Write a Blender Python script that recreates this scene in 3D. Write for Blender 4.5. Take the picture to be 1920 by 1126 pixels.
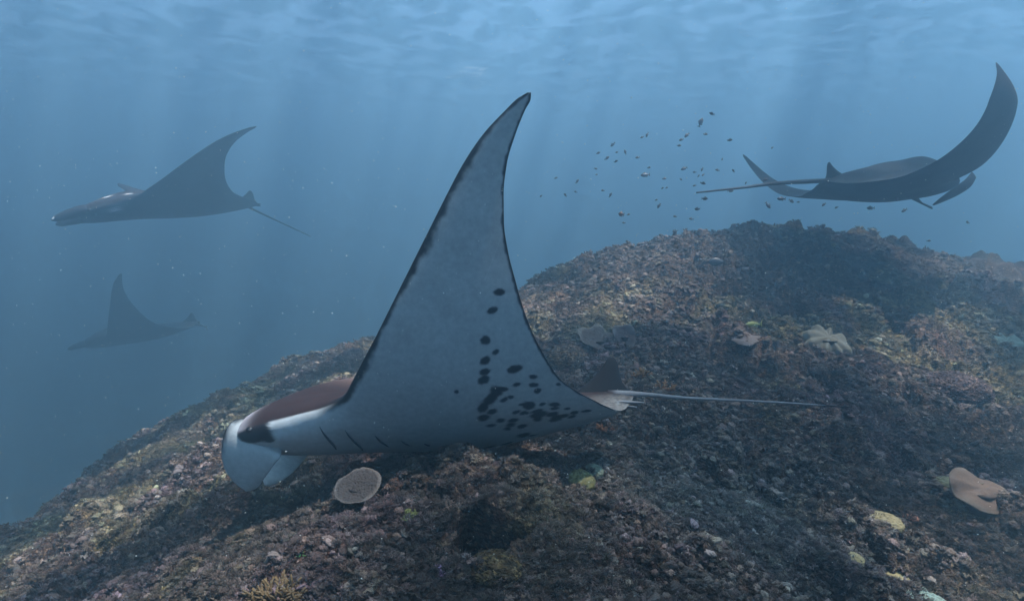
import bpy, math, random
import numpy as np
from mathutils import Matrix, Vector, Euler
from math import radians as R

random.seed(7)
rng = np.random.default_rng(7)
for o in list(bpy.data.objects):
    bpy.data.objects.remove(o)
sc = bpy.context.scene

# ------------------------------------------------------------------ camera
PITCH = R(7.1)
FPX = 1144.0                                  # focal length in pixels of the 1920 wide photograph
cam = bpy.data.cameras.new('camera')
cam.sensor_width = 36.0
cam.lens = 36.0 * FPX / 1920.0
cam.clip_start = 0.05
cam.clip_end = 800.0
cam_o = bpy.data.objects.new('camera', cam)
cam_o.location = (0, 0, 0)
cam_o.rotation_euler = (R(90) - PITCH, 0, 0)
sc.collection.objects.link(cam_o)
sc.camera = cam_o

# ------------------------------------------------------------------ sky and sun
SUN_DIR = Vector((0.27, -0.05, 0.96)).normalized()      # towards the sun
elev = math.asin(SUN_DIR.z)
azim = math.atan2(SUN_DIR.x, SUN_DIR.y)
w = bpy.data.worlds.new('World')
sc.world = w
w.use_nodes = True
nt = w.node_tree
sky = nt.nodes.new('ShaderNodeTexSky')
sky.sky_type = 'NISHITA'
sky.sun_disc = False
sky.sun_elevation = elev
sky.sun_rotation = azim
bg = nt.nodes['Background']
bg.inputs['Strength'].default_value = 0.06
nt.links.new(sky.outputs['Color'], bg.inputs['Color'])

sun = bpy.data.lights.new('sun', 'SUN')
sun.energy = 5.0
sun.angle = R(0.6)
sun.color = (1.0, 0.95, 0.87)
sun_o = bpy.data.objects.new('sun', sun)
sun_o.rotation_euler = SUN_DIR.to_track_quat('Z', 'Y').to_euler()
sun_o.location = SUN_DIR * 60
sc.collection.objects.link(sun_o)

sc.view_settings.view_transform = 'Standard'
sc.view_settings.look = 'None'
sc.view_settings.gamma = 1.0
sc.view_settings.exposure = 2.6
sc.view_settings.use_curve_mapping = False
sc.render.engine = 'CYCLES'
cy = sc.cycles
cy.use_denoising = True
cy.denoiser = 'OPENIMAGEDENOISE'
cy.max_bounces = 6
cy.diffuse_bounces = 2
cy.glossy_bounces = 2
cy.volume_bounces = 1
cy.use_adaptive_sampling = True
cy.adaptive_threshold = 0.02
cy.transparent_max_bounces = 8
cy.transmission_bounces = 2
cy.caustics_reflective = False
cy.caustics_refractive = False
cy.sample_clamp_indirect = 4.0

HAZE_DENSITY = 0.084
HAZE_COLOR = (0.345, 0.625, 0.86)
HAZE_G = 0.62
SURFACE_Z = 9.5

# ------------------------------------------------------------------ helpers
def at(px, py, Y):
    """point at world depth Y that the photograph shows at pixel (px, py)"""
    d = pixdir(px, py)
    return d * (Y / d[1])

def pixdir(px, py):
    a = (px - 960.0) / FPX
    b = (563.0 - py) / FPX
    return np.array([a, math.cos(PITCH) + b * math.sin(PITCH), -math.sin(PITCH) + b * math.cos(PITCH)])

def link(o, parent=None):
    sc.collection.objects.link(o)
    if parent is not None:
        o.parent = parent
    return o

def tag(o, label=None, cat=None, group=None, kind=None):
    if label: o['label'] = label
    if cat: o['category'] = cat
    if group: o['group'] = group
    if kind: o['kind'] = kind
    return o

def make_mesh(name, V, F, smooth=True, cols=None):
    """V (n,3); F list of (m,k) index arrays, k = 3 or 4"""
    V = np.asarray(V, dtype=np.float32)
    if isinstance(F, np.ndarray):
        F = [F]
    F = [np.asarray(f, dtype=np.int32) for f in F if len(f)]
    me = bpy.data.meshes.new(name)
    me.vertices.add(len(V))
    me.vertices.foreach_set('co', V.ravel())
    idx = np.concatenate([f.ravel() for f in F])
    tot = np.concatenate([np.full(len(f), f.shape[1], dtype=np.int32) for f in F])
    me.loops.add(len(idx))
    me.loops.foreach_set('vertex_index', idx)
    me.polygons.add(len(tot))
    start = np.concatenate([[0], np.cumsum(tot)[:-1]]).astype(np.int32)
    me.polygons.foreach_set('loop_start', start)
    me.polygons.foreach_set('loop_total', tot)
    me.polygons.foreach_set('use_smooth', np.full(len(tot), smooth, dtype=bool))
    if cols is not None:
        a = me.attributes.new('pigment', 'FLOAT_COLOR', 'POINT')
        c = np.ones((len(V), 4), dtype=np.float32)
        c[:, :3] = cols
        a.data.foreach_set('color', c.ravel())
    me.update(calc_edges=True)
    me.validate()
    return me

def obj(name, V, F, mat, parent=None, smooth=True, cols=None):
    me = make_mesh(name, V, F, smooth, cols)
    me.materials.append(mat)
    o = bpy.data.objects.new(name, me)
    return link(o, parent)

def empty(name, loc=(0, 0, 0), rot=(0, 0, 0), scale=1.0):
    o = bpy.data.objects.new(name, None)
    o.empty_display_size = 0.1
    o.location = loc
    o.rotation_euler = rot
    o.scale = (scale,) * 3
    return link(o)

def ring_faces(nr, nv, closed=True):
    i = np.arange(nr - 1)[:, None]
    j = np.arange(nv if closed else nv - 1)[None, :]
    j2 = (j + 1) % nv
    a = i * nv + j; b = i * nv + j2; c = (i + 1) * nv + j2; d = (i + 1) * nv + j
    return np.stack([a, b, c, d], -1).reshape(-1, 4)

def loft(rings):
    """rings (nr, nv, 3) -> verts, face arrays, both ends closed"""
    rings = np.asarray(rings, dtype=float)
    nr, nv, _ = rings.shape
    V = rings.reshape(-1, 3)
    Q = ring_faces(nr, nv)
    V = np.vstack([V, rings[0].mean(0), rings[-1].mean(0)])
    j = np.arange(nv); j2 = (j + 1) % nv
    t0 = np.stack([j2, j, np.full(nv, nr * nv)], -1)
    t1 = np.stack([(nr - 1) * nv + j, (nr - 1) * nv + j2, np.full(nv, nr * nv + 1)], -1)
    return V, [Q, np.vstack([t0, t1])]

def smooth_curve(P, n):
    """Catmull-Rom through the rows of P, n samples"""
    P = np.asarray(P, dtype=float)
    Q = np.vstack([2 * P[0] - P[1], P, 2 * P[-1] - P[-2]])
    m = len(P) - 1
    t = np.linspace(0, m, n)
    k = np.minimum(t.astype(int), m - 1)
    f = (t - k)[:, None]
    a, b, c, d = Q[k], Q[k + 1], Q[k + 2], Q[k + 3]
    return 0.5 * (2 * b + (c - a) * f + (2 * a - 5 * b + 4 * c - d) * f ** 2 + (3 * b - a - 3 * c + d) * f ** 3)

def pinterp(x, xs, ys):
    """smooth monotone (PCHIP) interpolation"""
    xs = np.asarray(xs, float); ys = np.asarray(ys, float)
    h = np.diff(xs); dl = np.diff(ys) / h
    m = np.zeros(len(xs))
    m[0], m[-1] = dl[0], dl[-1]
    for i in range(1, len(xs) - 1):
        if dl[i - 1] * dl[i] > 0:
            w1, w2 = 2 * h[i] + h[i - 1], h[i] + 2 * h[i - 1]
            m[i] = (w1 + w2) / (w1 / dl[i - 1] + w2 / dl[i])
    x = np.clip(x, xs[0], xs[-1])
    k = np.clip(np.searchsorted(xs, x, side='right') - 1, 0, len(xs) - 2)
    t = (x - xs[k]) / h[k]
    return ((2 * t ** 3 - 3 * t ** 2 + 1) * ys[k] + (t ** 3 - 2 * t ** 2 + t) * h[k] * m[k]
            + (-2 * t ** 3 + 3 * t ** 2) * ys[k + 1] + (t ** 3 - t ** 2) * h[k] * m[k + 1])

def sstep(a, b, x):
    t = np.clip((x - a) / (b - a), 0, 1)
    return t * t * (3 - 2 * t)

def tube(P, rad, nv=8, n=None, flat=1.0):
    """round tube along a polyline with a radius per control point"""
    P = np.asarray(P, float); rad = np.asarray(rad, float)
    if len(rad) != len(P):
        rad = np.interp(np.linspace(0, 1, len(P)), np.linspace(0, 1, len(rad)), rad)
    if n:
        rad = np.interp(np.linspace(0, len(P) - 1, n), np.arange(len(P)), rad)
        P = smooth_curve(P, n)
    T = np.gradient(P, axis=0)
    T /= np.linalg.norm(T, axis=1)[:, None] + 1e-12
    ref = np.array([0.13, 0.21, 0.97]) if abs(T[:, 2]).mean() < 0.8 else np.array([0.97, 0.17, 0.1])
    N = np.cross(T, ref); N /= np.linalg.norm(N, axis=1)[:, None]
    B = np.cross(N, T)
    ph = np.linspace(0, 2 * math.pi, nv, endpoint=False)
    rings = P[:, None] + rad[:, None, None] * (np.cos(ph)[None, :, None] * N[:, None] + flat * np.sin(ph)[None, :, None] * B[:, None])
    return loft(rings)

def blade(C, W, T, nv=20, n=None):
    """flattened loft: centres C, half-width vectors W, half-thickness vectors T"""
    C, W, T = (np.asarray(a, float) for a in (C, W, T))
    if n:
        C, W, T = smooth_curve(C, n), smooth_curve(W, n), smooth_curve(T, n)
    ph = np.linspace(0, 2 * math.pi, nv, endpoint=False)
    return loft(C[:, None] + np.cos(ph)[None, :, None] * W[:, None] + np.sin(ph)[None, :, None] * T[:, None])

def merge(parts):
    """join (V, [faces]) pieces"""
    Vs, Qs, Ts, off = [], [], [], 0
    for V, F in parts:
        Vs.append(np.asarray(V, float))
        for f in (F if isinstance(F, list) else [F]):
            if len(f):
                (Qs if f.shape[1] == 4 else Ts).append(f + off)
        off += len(V)
    out = []
    if Qs: out.append(np.vstack(Qs))
    if Ts: out.append(np.vstack(Ts))
    return np.vstack(Vs), out

# ------------------------------------------------------------------ noise (world space, numpy)
def hsh(ix, iy, seed):
    h = (ix.astype(np.int64) * 374761393 + iy.astype(np.int64) * 668265263 + seed * 144665) & 0xFFFFFFFF
    h = ((h ^ (h >> 13)) * 1274126177) & 0xFFFFFFFF
    h = (h ^ (h >> 16)) * 2246822519 & 0xFFFFFFFF
    return ((h ^ (h >> 15)) & 0xFFFFFF) / float(0xFFFFFF)

def vnoise(x, y, seed=0):
    ix, iy = np.floor(x), np.floor(y)
    fx, fy = x - ix, y - iy
    fx = fx * fx * fx * (fx * (fx * 6 - 15) + 10); fy = fy * fy * fy * (fy * (fy * 6 - 15) + 10)
    a, b = hsh(ix, iy, seed), hsh(ix + 1, iy, seed)
    c, d = hsh(ix, iy + 1, seed), hsh(ix + 1, iy + 1, seed)
    return (a * (1 - fx) + b * fx) * (1 - fy) + (c * (1 - fx) + d * fx) * fy

def fbm(x, y, seed=0, octs=4, gain=0.5):
    s, a, n = 0, 1.0, 0
    for k in range(octs):
        s = s + a * vnoise(x * 2 ** k + 17.3 * k, y * 2 ** k - 9.1 * k, seed + k)
        n += a; a *= gain
    return s / n - 0.5

def worley(x, y, seed=0):
    ix, iy = np.floor(x), np.floor(y)
    best = np.full(np.shape(x), 9.0); cid = np.zeros(np.shape(x))
    for dx in (-1, 0, 1):
        for dy in (-1, 0, 1):
            cx, cy_ = ix + dx, iy + dy
            px = cx + hsh(cx, cy_, seed); py = cy_ + hsh(cx, cy_, seed + 31)
            d = (px - x) ** 2 + (py - y) ** 2
            m = d < best
            best = np.where(m, d, best)
            cid = np.where(m, hsh(cx, cy_, seed + 77), cid)
    return np.sqrt(best), cid

# ------------------------------------------------------------------ materials
def new_mat(name):
    m = bpy.data.materials.new(name)
    m.use_nodes = True
    return m, m.node_tree, m.node_tree.nodes['Principled BSDF']

def pigment_mat(name, rough=0.6, spec=0.3, noise_scale=60, noise_amt=0.35, bump_scale=90, bump=0.3, bump_dist=0.004):
    """pigment stored per vertex, mottled by object-space noise, with fine relief"""
    m, nt, b = new_mat(name)
    at_ = nt.nodes.new('ShaderNodeAttribute'); at_.attribute_name = 'pigment'
    tc = nt.nodes.new('ShaderNodeTexCoord')
    n1 = nt.nodes.new('ShaderNodeTexNoise'); n1.inputs['Scale'].default_value = noise_scale; n1.inputs['Detail'].default_value = 5
    nt.links.new(tc.outputs['Object'], n1.inputs['Vector'])
    mr = nt.nodes.new('ShaderNodeMapRange')
    mr.inputs['From Min'].default_value = 0.3; mr.inputs['From Max'].default_value = 0.7
    mr.inputs['To Min'].default_value = 1 - noise_amt; mr.inputs['To Max'].default_value = 1 + noise_amt
    nt.links.new(n1.outputs['Fac'], mr.inputs['Value'])
    vm = nt.nodes.new('ShaderNodeVectorMath'); vm.operation = 'SCALE'
    nt.links.new(at_.outputs['Color'], vm.inputs[0]); nt.links.new(mr.outputs['Result'], vm.inputs['Scale'])
    nt.links.new(vm.outputs['Vector'], b.inputs['Base Color'])
    n2 = nt.nodes.new('ShaderNodeTexNoise'); n2.inputs['Scale'].default_value = bump_scale; n2.inputs['Detail'].default_value = 4
    nt.links.new(tc.outputs['Object'], n2.inputs['Vector'])
    bp = nt.nodes.new('ShaderNodeBump'); bp.inputs['Strength'].default_value = bump; bp.inputs['Distance'].default_value = bump_dist
    nt.links.new(n2.outputs['Fac'], bp.inputs['Height']); nt.links.new(bp.outputs['Normal'], b.inputs['Normal'])
    b.inputs['Roughness'].default_value = rough
    b.inputs['Specular IOR Level'].default_value = spec
    return m

def plain_mat(name, col, rough=0.6, spec=0.3, **k):
    m = pigment_mat(name, rough, spec, **k)
    nt = m.node_tree
    at_ = next(n for n in nt.nodes if n.type == 'ATTRIBUTE')
    rgb = nt.nodes.new('ShaderNodeRGB'); rgb.outputs[0].default_value = (*col, 1)
    for l in list(at_.outputs['Color'].links):
        nt.links.new(rgb.outputs[0], l.to_socket)
    nt.nodes.remove(at_)
    return m

M_SKIN = pigment_mat('ray_skin', 0.62, 0.12, 45, 0.10, 160, 0.25, 0.002)
M_REEF = pigment_mat('reef_rock', 0.85, 0.12, 26, 0.55, 75, 1.0, 0.030)
def speckle(m):
    """crust mosaic: pale skeleton, dark sponge and turf cells mixed through the rock in 3D"""
    nt = m.node_tree
    b = nt.nodes['Principled BSDF']
    src = b.inputs['Base Color'].links[0].from_socket
    tc = next(n for n in nt.nodes if n.type == 'TEX_COORD')
    nz = nt.nodes.new('ShaderNodeTexNoise'); nz.inputs['Scale'].default_value = 55; nz.inputs['Detail'].default_value = 3
    nt.links.new(tc.outputs['Object'], nz.inputs['Vector'])
    va = nt.nodes.new('ShaderNodeVectorMath'); va.operation = 'MULTIPLY_ADD'
    va.inputs[1].default_value = (0.03, 0.03, 0.03)
    nt.links.new(nz.outputs['Color'], va.inputs[0]); nt.links.new(tc.outputs['Object'], va.inputs[2])
    vo = nt.nodes.new('ShaderNodeTexVoronoi'); vo.inputs['Scale'].default_value = 70
    nt.links.new(va.outputs[0], vo.inputs['Vector'])
    sp = nt.nodes.new('ShaderNodeSeparateColor'); nt.links.new(vo.outputs['Color'], sp.inputs['Color'])
    cr = nt.nodes.new('ShaderNodeValToRGB')
    e = cr.color_ramp.elements
    e[0].position = 0.0; e[0].color = (0.45, 0.40, 0.48, 1)
    e[1].position = 1.0; e[1].color = (3.6, 3.5, 3.2, 1)
    for pos, c in ((0.35, (0.8, 0.75, 0.75, 1)), (0.62, (1.3, 1.2, 1.0, 1)), (0.80, (1.5, 1.25, 1.2, 1)), (0.90, (2.4, 2.3, 1.8, 1))):
        k = e.new(pos); k.color = c
    nt.links.new(sp.outputs[0], cr.inputs['Fac'])
    mu = nt.nodes.new('ShaderNodeVectorMath'); mu.operation = 'MULTIPLY'
    nt.links.new(src, mu.inputs[0]); nt.links.new(cr.outputs['Color'], mu.inputs[1])
    nt.links.new(mu.outputs[0], b.inputs['Base Color'])
speckle(M_REEF)
M_RUBBLE = pigment_mat('coral_crust', 0.8, 0.2, 90, 0.4, 200, 0.6, 0.006)
M_CORAL = pigment_mat('living_coral', 0.75, 0.25, 120, 0.2, 260, 0.5, 0.003)
M_FISH = pigment_mat('fish_scales', 0.45, 0.4, 120, 0.2, 200, 0.1, 0.001)
M_EYE = plain_mat('ray_eye', (0.006, 0.006, 0.01), 0.35, 0.4, noise_amt=0.0, bump=0.0)
M_SLIT = plain_mat('gill_opening', (0.01, 0.012, 0.02), 0.7, 0.1, noise_amt=0.1, bump=0.0)
M_SAND = plain_mat('sea_sand', (0.30, 0.27, 0.21), 0.9, 0.1, noise_scale=1.5, bump_scale=6, bump_dist=0.05)

# ================================================================== STRUCTURE
# ------------------------------------------------------------------ reef
CTRL = [  # (px, py, depth Y): what the photograph shows of the reef's lie
    (0, 1126, 2.7), (300, 1126, 2.15), (620, 1126, 1.54), (960, 1126, 1.50), (1300, 1126, 1.58), (1600, 1126, 1.85), (1920, 1126, 2.15),
    (0, 1030, 3.7), (120, 1070, 2.95), (300, 970, 3.15), (500, 935, 2.6), (660, 950, 2.02), (920, 1005, 1.86), (1150, 990, 1.98), (1420, 940, 2.5), (1640, 960, 2.6), (1835, 930, 2.85),
    (800, 898, 2.28), (1000, 862, 2.9), (1200, 800, 3.3), (1450, 800, 3.3), (1700, 790, 3.6), (1900, 780, 3.7),
    (1080, 670, 4.3), (1250, 645, 4.5), (1550, 655, 4.6), (1780, 685, 4.5), (1500, 565, 5.3), (1880, 605, 5.3),
    (60, 985, 5.2), (180, 890, 6.2), (300, 802, 7.0), (500, 725, 7.6), (650, 670, 7.8), (420, 830, 4.4), (850, 615, 6.2),
    (985, 548, 6.0), (1040, 505, 6.3), (1110, 462, 6.7), (1230, 444, 6.9), (1340, 424, 7.1), (1450, 434, 7.2), (1560, 440, 7.3), (1700, 464, 7.5), (1800, 484, 7.6), (1920, 508, 7.8),
    (1150, 525, 5.7), (1350, 505, 6.0), (1650, 525, 6.2),
]
cpts = [at(*c) for c in CTRL]
far = [(-.75, 2.75, -1.20), (-.38, 2.75, -1.16), (0.1, 2.8, -1.15), (0.45, 3.0, -1.14), (-4.4, 9.6, -4.4), (-1.5, 10.0, -3.6), (0.5, 8.6, -2.0), (2, 9.6, -1.8), (4.5, 9.8, -1.8), (7.0, 9.5, -2.0), (-6.2, 8.0, -5.0), (-5.4, 4.4, -3.4), (-4.5, 2, -2.3),
       (-7, 5, -4.5), (-4, 10.6, -5), (0, 11, -4.2), (4, 12, -4), (8, 11.5, -4), (-2.5, 0.8, -1.7), (0, 0.6, -1.35), (2.5, 0.8, -1.5), (5.2, 3, -1.5), (6, 5.5, -1.2), (8, 7.5, -1.6), (9, 4, -2.2)]
CP = np.array([list(c) for c in cpts] + [list(c) for c in far])
def _tps(r2):
    return 0.5 * r2 * np.log(r2 + 1e-9)
_n = len(CP)
_K = _tps(((CP[:, None, :2] - CP[None, :, :2]) ** 2).sum(-1)) + np.eye(_n) * 0.02
_P = np.hstack([np.ones((_n, 1)), CP[:, :2]])
_A = np.block([[_K, _P], [_P.T, np.zeros((3, 3))]])
_W = np.linalg.solve(_A, np.concatenate([CP[:, 2], np.zeros(3)]))

def base_h(x, y):
    z = _W[_n] + _W[_n + 1] * x + _W[_n + 2] * y
    for i in range(_n):
        z = z + _W[i] * _tps((x - CP[i, 0]) ** 2 + (y - CP[i, 1]) ** 2)
    r = np.hypot(x - 0.5, y - 4.0)
    return np.clip(z, -6.5, 0.6) - 5.0 * sstep(7.5, 11.0, r)

HOLE = None
def reef_h(x, y, detail=True):
    """reef height and the colour cells at (x, y)"""
    wx = x + 0.10 * fbm(x * 2.2, y * 2.2, 5, 3); wy = y + 0.10 * fbm(x * 2.2, y * 2.2, 9, 3)
    z = base_h(x, y) - 0.06 + 0.10 * np.exp(-((x + 0.15) / 0.62) ** 4 - ((y - 1.98) / 0.30) ** 4)
    z = z + 0.22 * fbm(x * 0.9, y * 0.9, 1, 3) + 0.22 * fbm(wx * 3.0, wy * 3.0, 2, 4)
    crev = np.abs(fbm(wx * 1.7, wy * 1.7, 51, 4))
    z = z - 0.16 * sstep(0.055, 0.0, crev) * sstep(-0.1, 0.12, fbm(x * 0.8, y * 0.8, 55, 2))          # crevices
    rug = 0.45 + 1.1 * sstep(-0.18, 0.18, fbm(x * 1.3, y * 1.3, 41, 3))           # how lumpy this patch is
    f0, c0 = worley(wx * 3.2, wy * 3.2, 3)
    f1, c1 = worley(wx * 8.0, wy * 8.0, 4)
    z = z + rug * (0.10 * c0 * np.maximum(0, 1 - f0 ** 2 * 1.6) + 0.032 * (0.3 + c1) * np.maximum(0, 1 - f1 ** 2 * 1.6))
    c2 = c3 = None
    if detail:
        f2, c2 = worley(wx * 21.0, wy * 21.0, 6)
        f3, c3 = worley(wx * 48.0 + f2, wy * 48.0, 8)
        z = z + (0.5 + 0.5 * rug) * (0.022 * (0.2 + c2) * np.maximum(0, 1 - f2 ** 2 * 1.5) + 0.007 * c3 * np.maximum(0, 1 - f3 ** 2 * 1.5))
        z = z + 0.030 * fbm(x * 14, y * 14, 12, 4)
    if HOLE is not None:
        hx, hy, hr, hd = HOLE
        ang = np.arctan2(y - hy, x - hx)
        d = np.hypot((x - hx), (y - hy) * 0.9) / (hr * (1 + 0.16 * np.sin(3 * ang + 1) + 0.08 * np.sin(7 * ang)))
        z = z - hd * (1 - sstep(0.78, 1.05, d))
    return z, (c0, c1, c2, c3)

def ground(px, py):
    """where the ray through a photograph pixel meets the reef"""
    d = pixdir(px, py)
    t = np.linspace(1.2, 9.5, 3000)
    z, _ = reef_h(t * d[0], t * d[1], False)
    k = np.argmax(t * d[2] < z)
    return np.array([t[k] * d[0], t[k] * d[1], z[k]])

_h = ground(921, 1012)
HOLE = (_h[0], _h[1] + 0.05, 0.14, 0.42)

def reef_color(x, y, cells=None):
    """coralline crust, turf algae, sponge: pigment by patch, independent of light"""
    c0, c1, c2, c3 = cells
    base = np.array([0.064, 0.045, 0.036])
    col = base * (0.6 + 0.8 * c0)[:, None] * (0.8 + 0.4 * c1)[:, None]
    g = lambda a, b, s, o=2: sstep(a, b, fbm(x * s, y * s, 60 + o, 3))[:, None]
    t = g(0.04, 0.2, 1.6, 1) * 0.5
    col = col * (1 - t) + np.array([0.150, 0.125, 0.052]) * t                       # yellow-green turf
    o = g(0.14, 0.24, 2.3, 5) * sstep(0.5, 0.8, c1)[:, None] * 0.4
    col = col * (1 - o) + np.array([0.13, 0.062, 0.034]) * o                        # orange crust
    p = g(0.06, 0.2, 1.9, 11) * 0.4
    col = col * (1 - p) + np.array([0.080, 0.052, 0.064]) * p                       # purple coralline
    q = np.exp(-(((x - 0.9) / 0.55) ** 2 + ((y - 2.45) / 0.55) ** 2))[:, None] * 0.7
    col = col * (1 - q) + np.array([0.085, 0.095, 0.090]) * q                       # grey-green rubble patch
    return col

def lip(x, y, z):
    """the far rim of the hole leans out over it"""
    hx, hy, hr, hd = HOLE
    ang = np.arctan2(y - hy, x - hx)
    d = np.hypot((x - hx), (y - hy) * 0.9) / (hr * (1 + 0.16 * np.sin(3 * ang + 1) + 0.08 * np.sin(7 * ang)))
    up = sstep(0.78, 1.05, d)
    w_ = sstep(-0.3, 0.5, (y - hy) / hr) * np.exp(-((x - hx) / (hr * 1.25)) ** 4) * np.exp(-(np.maximum(0, d - 1.0) / 0.8) ** 2)
    return y - 0.13 * w_ * up, z + 0.02 * w_ * up
NA, NR = 1050, 560
az = np.radians(np.linspace(-74, 74, NA))
rr = np.exp(np.linspace(math.log(0.85), math.log(13.5), NR))
AZ, RR = np.meshgrid(az, rr)
X = (RR * np.sin(AZ)).ravel(); Y = (RR * np.cos(AZ)).ravel()
Z, cells = reef_h(X, Y)
cols = reef_color(X, Y, cells) * 0.6  # rock base darkened so gaps between rubble pieces read as black shade
Y2, Z2 = lip(X, Y, Z)
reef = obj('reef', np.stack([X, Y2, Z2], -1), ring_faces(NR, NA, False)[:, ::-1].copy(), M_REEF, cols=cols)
tag(reef, 'brown coral encrusted reef mound rising to the right', kind='structure')

# ------------------------------------------------------------------ sea bed
g = np.concatenate([-np.geomspace(220, 2, 26), np.linspace(-1.5, 1.5, 4), np.geomspace(2, 220, 26)])
GX, GY = np.meshgrid(g, g + 6)
bed = obj('sea_bed', np.stack([GX.ravel(), GY.ravel(), -15.0 + 0.8 * fbm(GX.ravel() * 0.05, GY.ravel() * 0.05, 3, 3)], -1), ring_faces(len(g), len(g), False), M_SAND)
tag(bed, kind='structure')

# ------------------------------------------------------------------ water surface seen from below
def water_mat():
    m, nt, b = new_mat('water_film')
    nt.nodes.remove(b)
    out = nt.nodes['Material Output']
    tc = nt.nodes.new('ShaderNodeTexCoord')
    # noise put into the film's tint, instead of refraction, to throw light shafts
    n = nt.nodes.new('ShaderNodeTexNoise'); n.inputs['Scale'].default_value = 2.0; n.inputs['Detail'].default_value = 3.0; n.inputs['Distortion'].default_value = 0.8
    nt.links.new(tc.outputs['Object'], n.inputs['Vector'])
    cr = nt.nodes.new('ShaderNodeValToRGB')
    cr.color_ramp.elements[0].position = 0.48; cr.color_ramp.elements[0].color = (0.88, 0.89, 0.90, 1)
    cr.color_ramp.elements[1].position = 0.64; cr.color_ramp.elements[1].color = (1, 1, 1, 1)
    nt.links.new(n.outputs['Fac'], cr.inputs['Fac'])
    nb = nt.nodes.new('ShaderNodeTexNoise'); nb.inputs['Scale'].default_value = 0.62; nb.inputs['Detail'].default_value = 1.5; nb.inputs['Distortion'].default_value = 0.6
    mp = nt.nodes.new('ShaderNodeMapping'); mp.inputs['Location'].default_value = (40.7, 58.9, 23.1)  # offset places the added pattern's bright patches on chosen reef areas
    nt.links.new(tc.outputs['Object'], mp.inputs['Vector'])
    nt.links.new(mp.outputs['Vector'], nb.inputs['Vector'])
    mb = nt.nodes.new('ShaderNodeMapRange'); mb.inputs['From Min'].default_value = 0.46; mb.inputs['From Max'].default_value = 0.60; mb.inputs['To Min'].default_value = 0.12; mb.inputs['To Max'].default_value = 1.0
    nt.links.new(nb.outputs['Fac'], mb.inputs['Value'])
    vs = nt.nodes.new('ShaderNodeVectorMath'); vs.operation = 'SCALE'
    nt.links.new(cr.outputs['Color'], vs.inputs[0]); nt.links.new(mb.outputs['Result'], vs.inputs['Scale'])
    tr = nt.nodes.new('ShaderNodeBsdfTransparent')
    nt.links.new(vs.outputs['Vector'], tr.inputs['Color'])
    gl = nt.nodes.new('ShaderNodeBsdfGlossy'); gl.inputs['Roughness'].default_value = 0.08
    n2 = nt.nodes.new('ShaderNodeTexNoise'); n2.inputs['Scale'].default_value = 5; n2.inputs['Detail'].default_value = 5
    nt.links.new(tc.outputs['Object'], n2.inputs['Vector'])
    bp = nt.nodes.new('ShaderNodeBump'); bp.inputs['Strength'].default_value = 0.8; bp.inputs['Distance'].default_value = 0.06
    nt.links.new(n2.outputs['Fac'], bp.inputs['Height']); nt.links.new(bp.outputs['Normal'], gl.inputs['Normal'])
    mx = nt.nodes.new('ShaderNodeMixShader'); mx.inputs['Fac'].default_value = 0.06
    nt.links.new(tr.outputs[0], mx.inputs[1]); nt.links.new(gl.outputs[0], mx.inputs[2])
    nt.links.new(mx.outputs[0], out.inputs['Surface'])
    return m

gx = np.concatenate([-np.geomspace(220, 16, 24), np.linspace(-15, 15, 220), np.geomspace(16, 220, 24)])
gy = np.concatenate([-np.geomspace(220, 4, 16), np.linspace(-3, 34, 300), np.geomspace(36, 220, 24)])
GX, GY = np.meshgrid(gx, gy)
gxr, gyr = GX.ravel(), GY.ravel()
GZ = SURFACE_Z + 0.22 * fbm(gxr * 0.35, gyr * 0.5, 21, 3) + 0.14 * fbm(gxr * 1.8, gyr * 2.6, 25, 4)
wat = obj('water_surface', np.stack([gxr, gyr, GZ], -1), ring_faces(len(gy), len(gx), False), water_mat())
tag(wat, kind='structure')

# ------------------------------------------------------------------ the water itself: even pale haze
hx, hy0, hy1, hz0, hz1 = 230.0, -225.0, 240.0, -17.0, SURFACE_Z + 0.55
HV = np.array([(x, y, z) for z in (hz0, hz1) for y in (hy0, hy1) for x in (-hx, hx)], float)
HF = np.array([(0, 2, 3, 1), (4, 5, 7, 6), (0, 1, 5, 4), (2, 6, 7, 3), (0, 4, 6, 2), (1, 3, 7, 5)])
hm, hnt, hb = new_mat('haze_water')
hnt.nodes.remove(hb)
pv = hnt.nodes.new('ShaderNodeVolumePrincipled')
pv.inputs['Color'].default_value = (*HAZE_COLOR, 1)
pv.inputs['Density'].default_value = HAZE_DENSITY
pv.inputs['Anisotropy'].default_value = HAZE_G
hnt.links.new(pv.outputs[0], hnt.nodes['Material Output'].inputs['Volume'])
haze = obj('haze', HV, HF, hm, smooth=False)
tag(haze, kind='stuff')

# ================================================================== MANTA RAYS
SP = dict(  # planform in metres: distance along the span from the midline, leading edge, trailing edge
    s=[0, .08, .16, .22, .255, .285, .32, .36, .42, .50, .60, .70, .80, .90, 1.00, 1.10, 1.20, 1.30, 1.40, 1.48, 1.515, 1.535],
    le=[.97, .985, .995, .985, .955, .87, .73, .60, .510, .462, .406, .350, .297, .244, .191, .138, .085, .029, -.042, -.120, -.158, -.192],
    te=[-.705, -.668, -.615, -.578, -.555, -.535, -.505, -.470, -.406, -.325, -.265, -.216, -.179, -.151, -.126, -.112, -.111, -.122, -.152, -.185, -.203, -.204])
TT = ([0, .1, .2, .27, .35, .5, .8, 1.2, 1.44, 1.53], [.190, .186, .158, .115, .085, .055, .032, .017, .009, .004])
BB = ([0, .1, .2, .27, .35, .5, .8, 1.2, 1.44, 1.53], [.10, .10, .09, .075, .058, .040, .022, .012, .007, .003])

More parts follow.
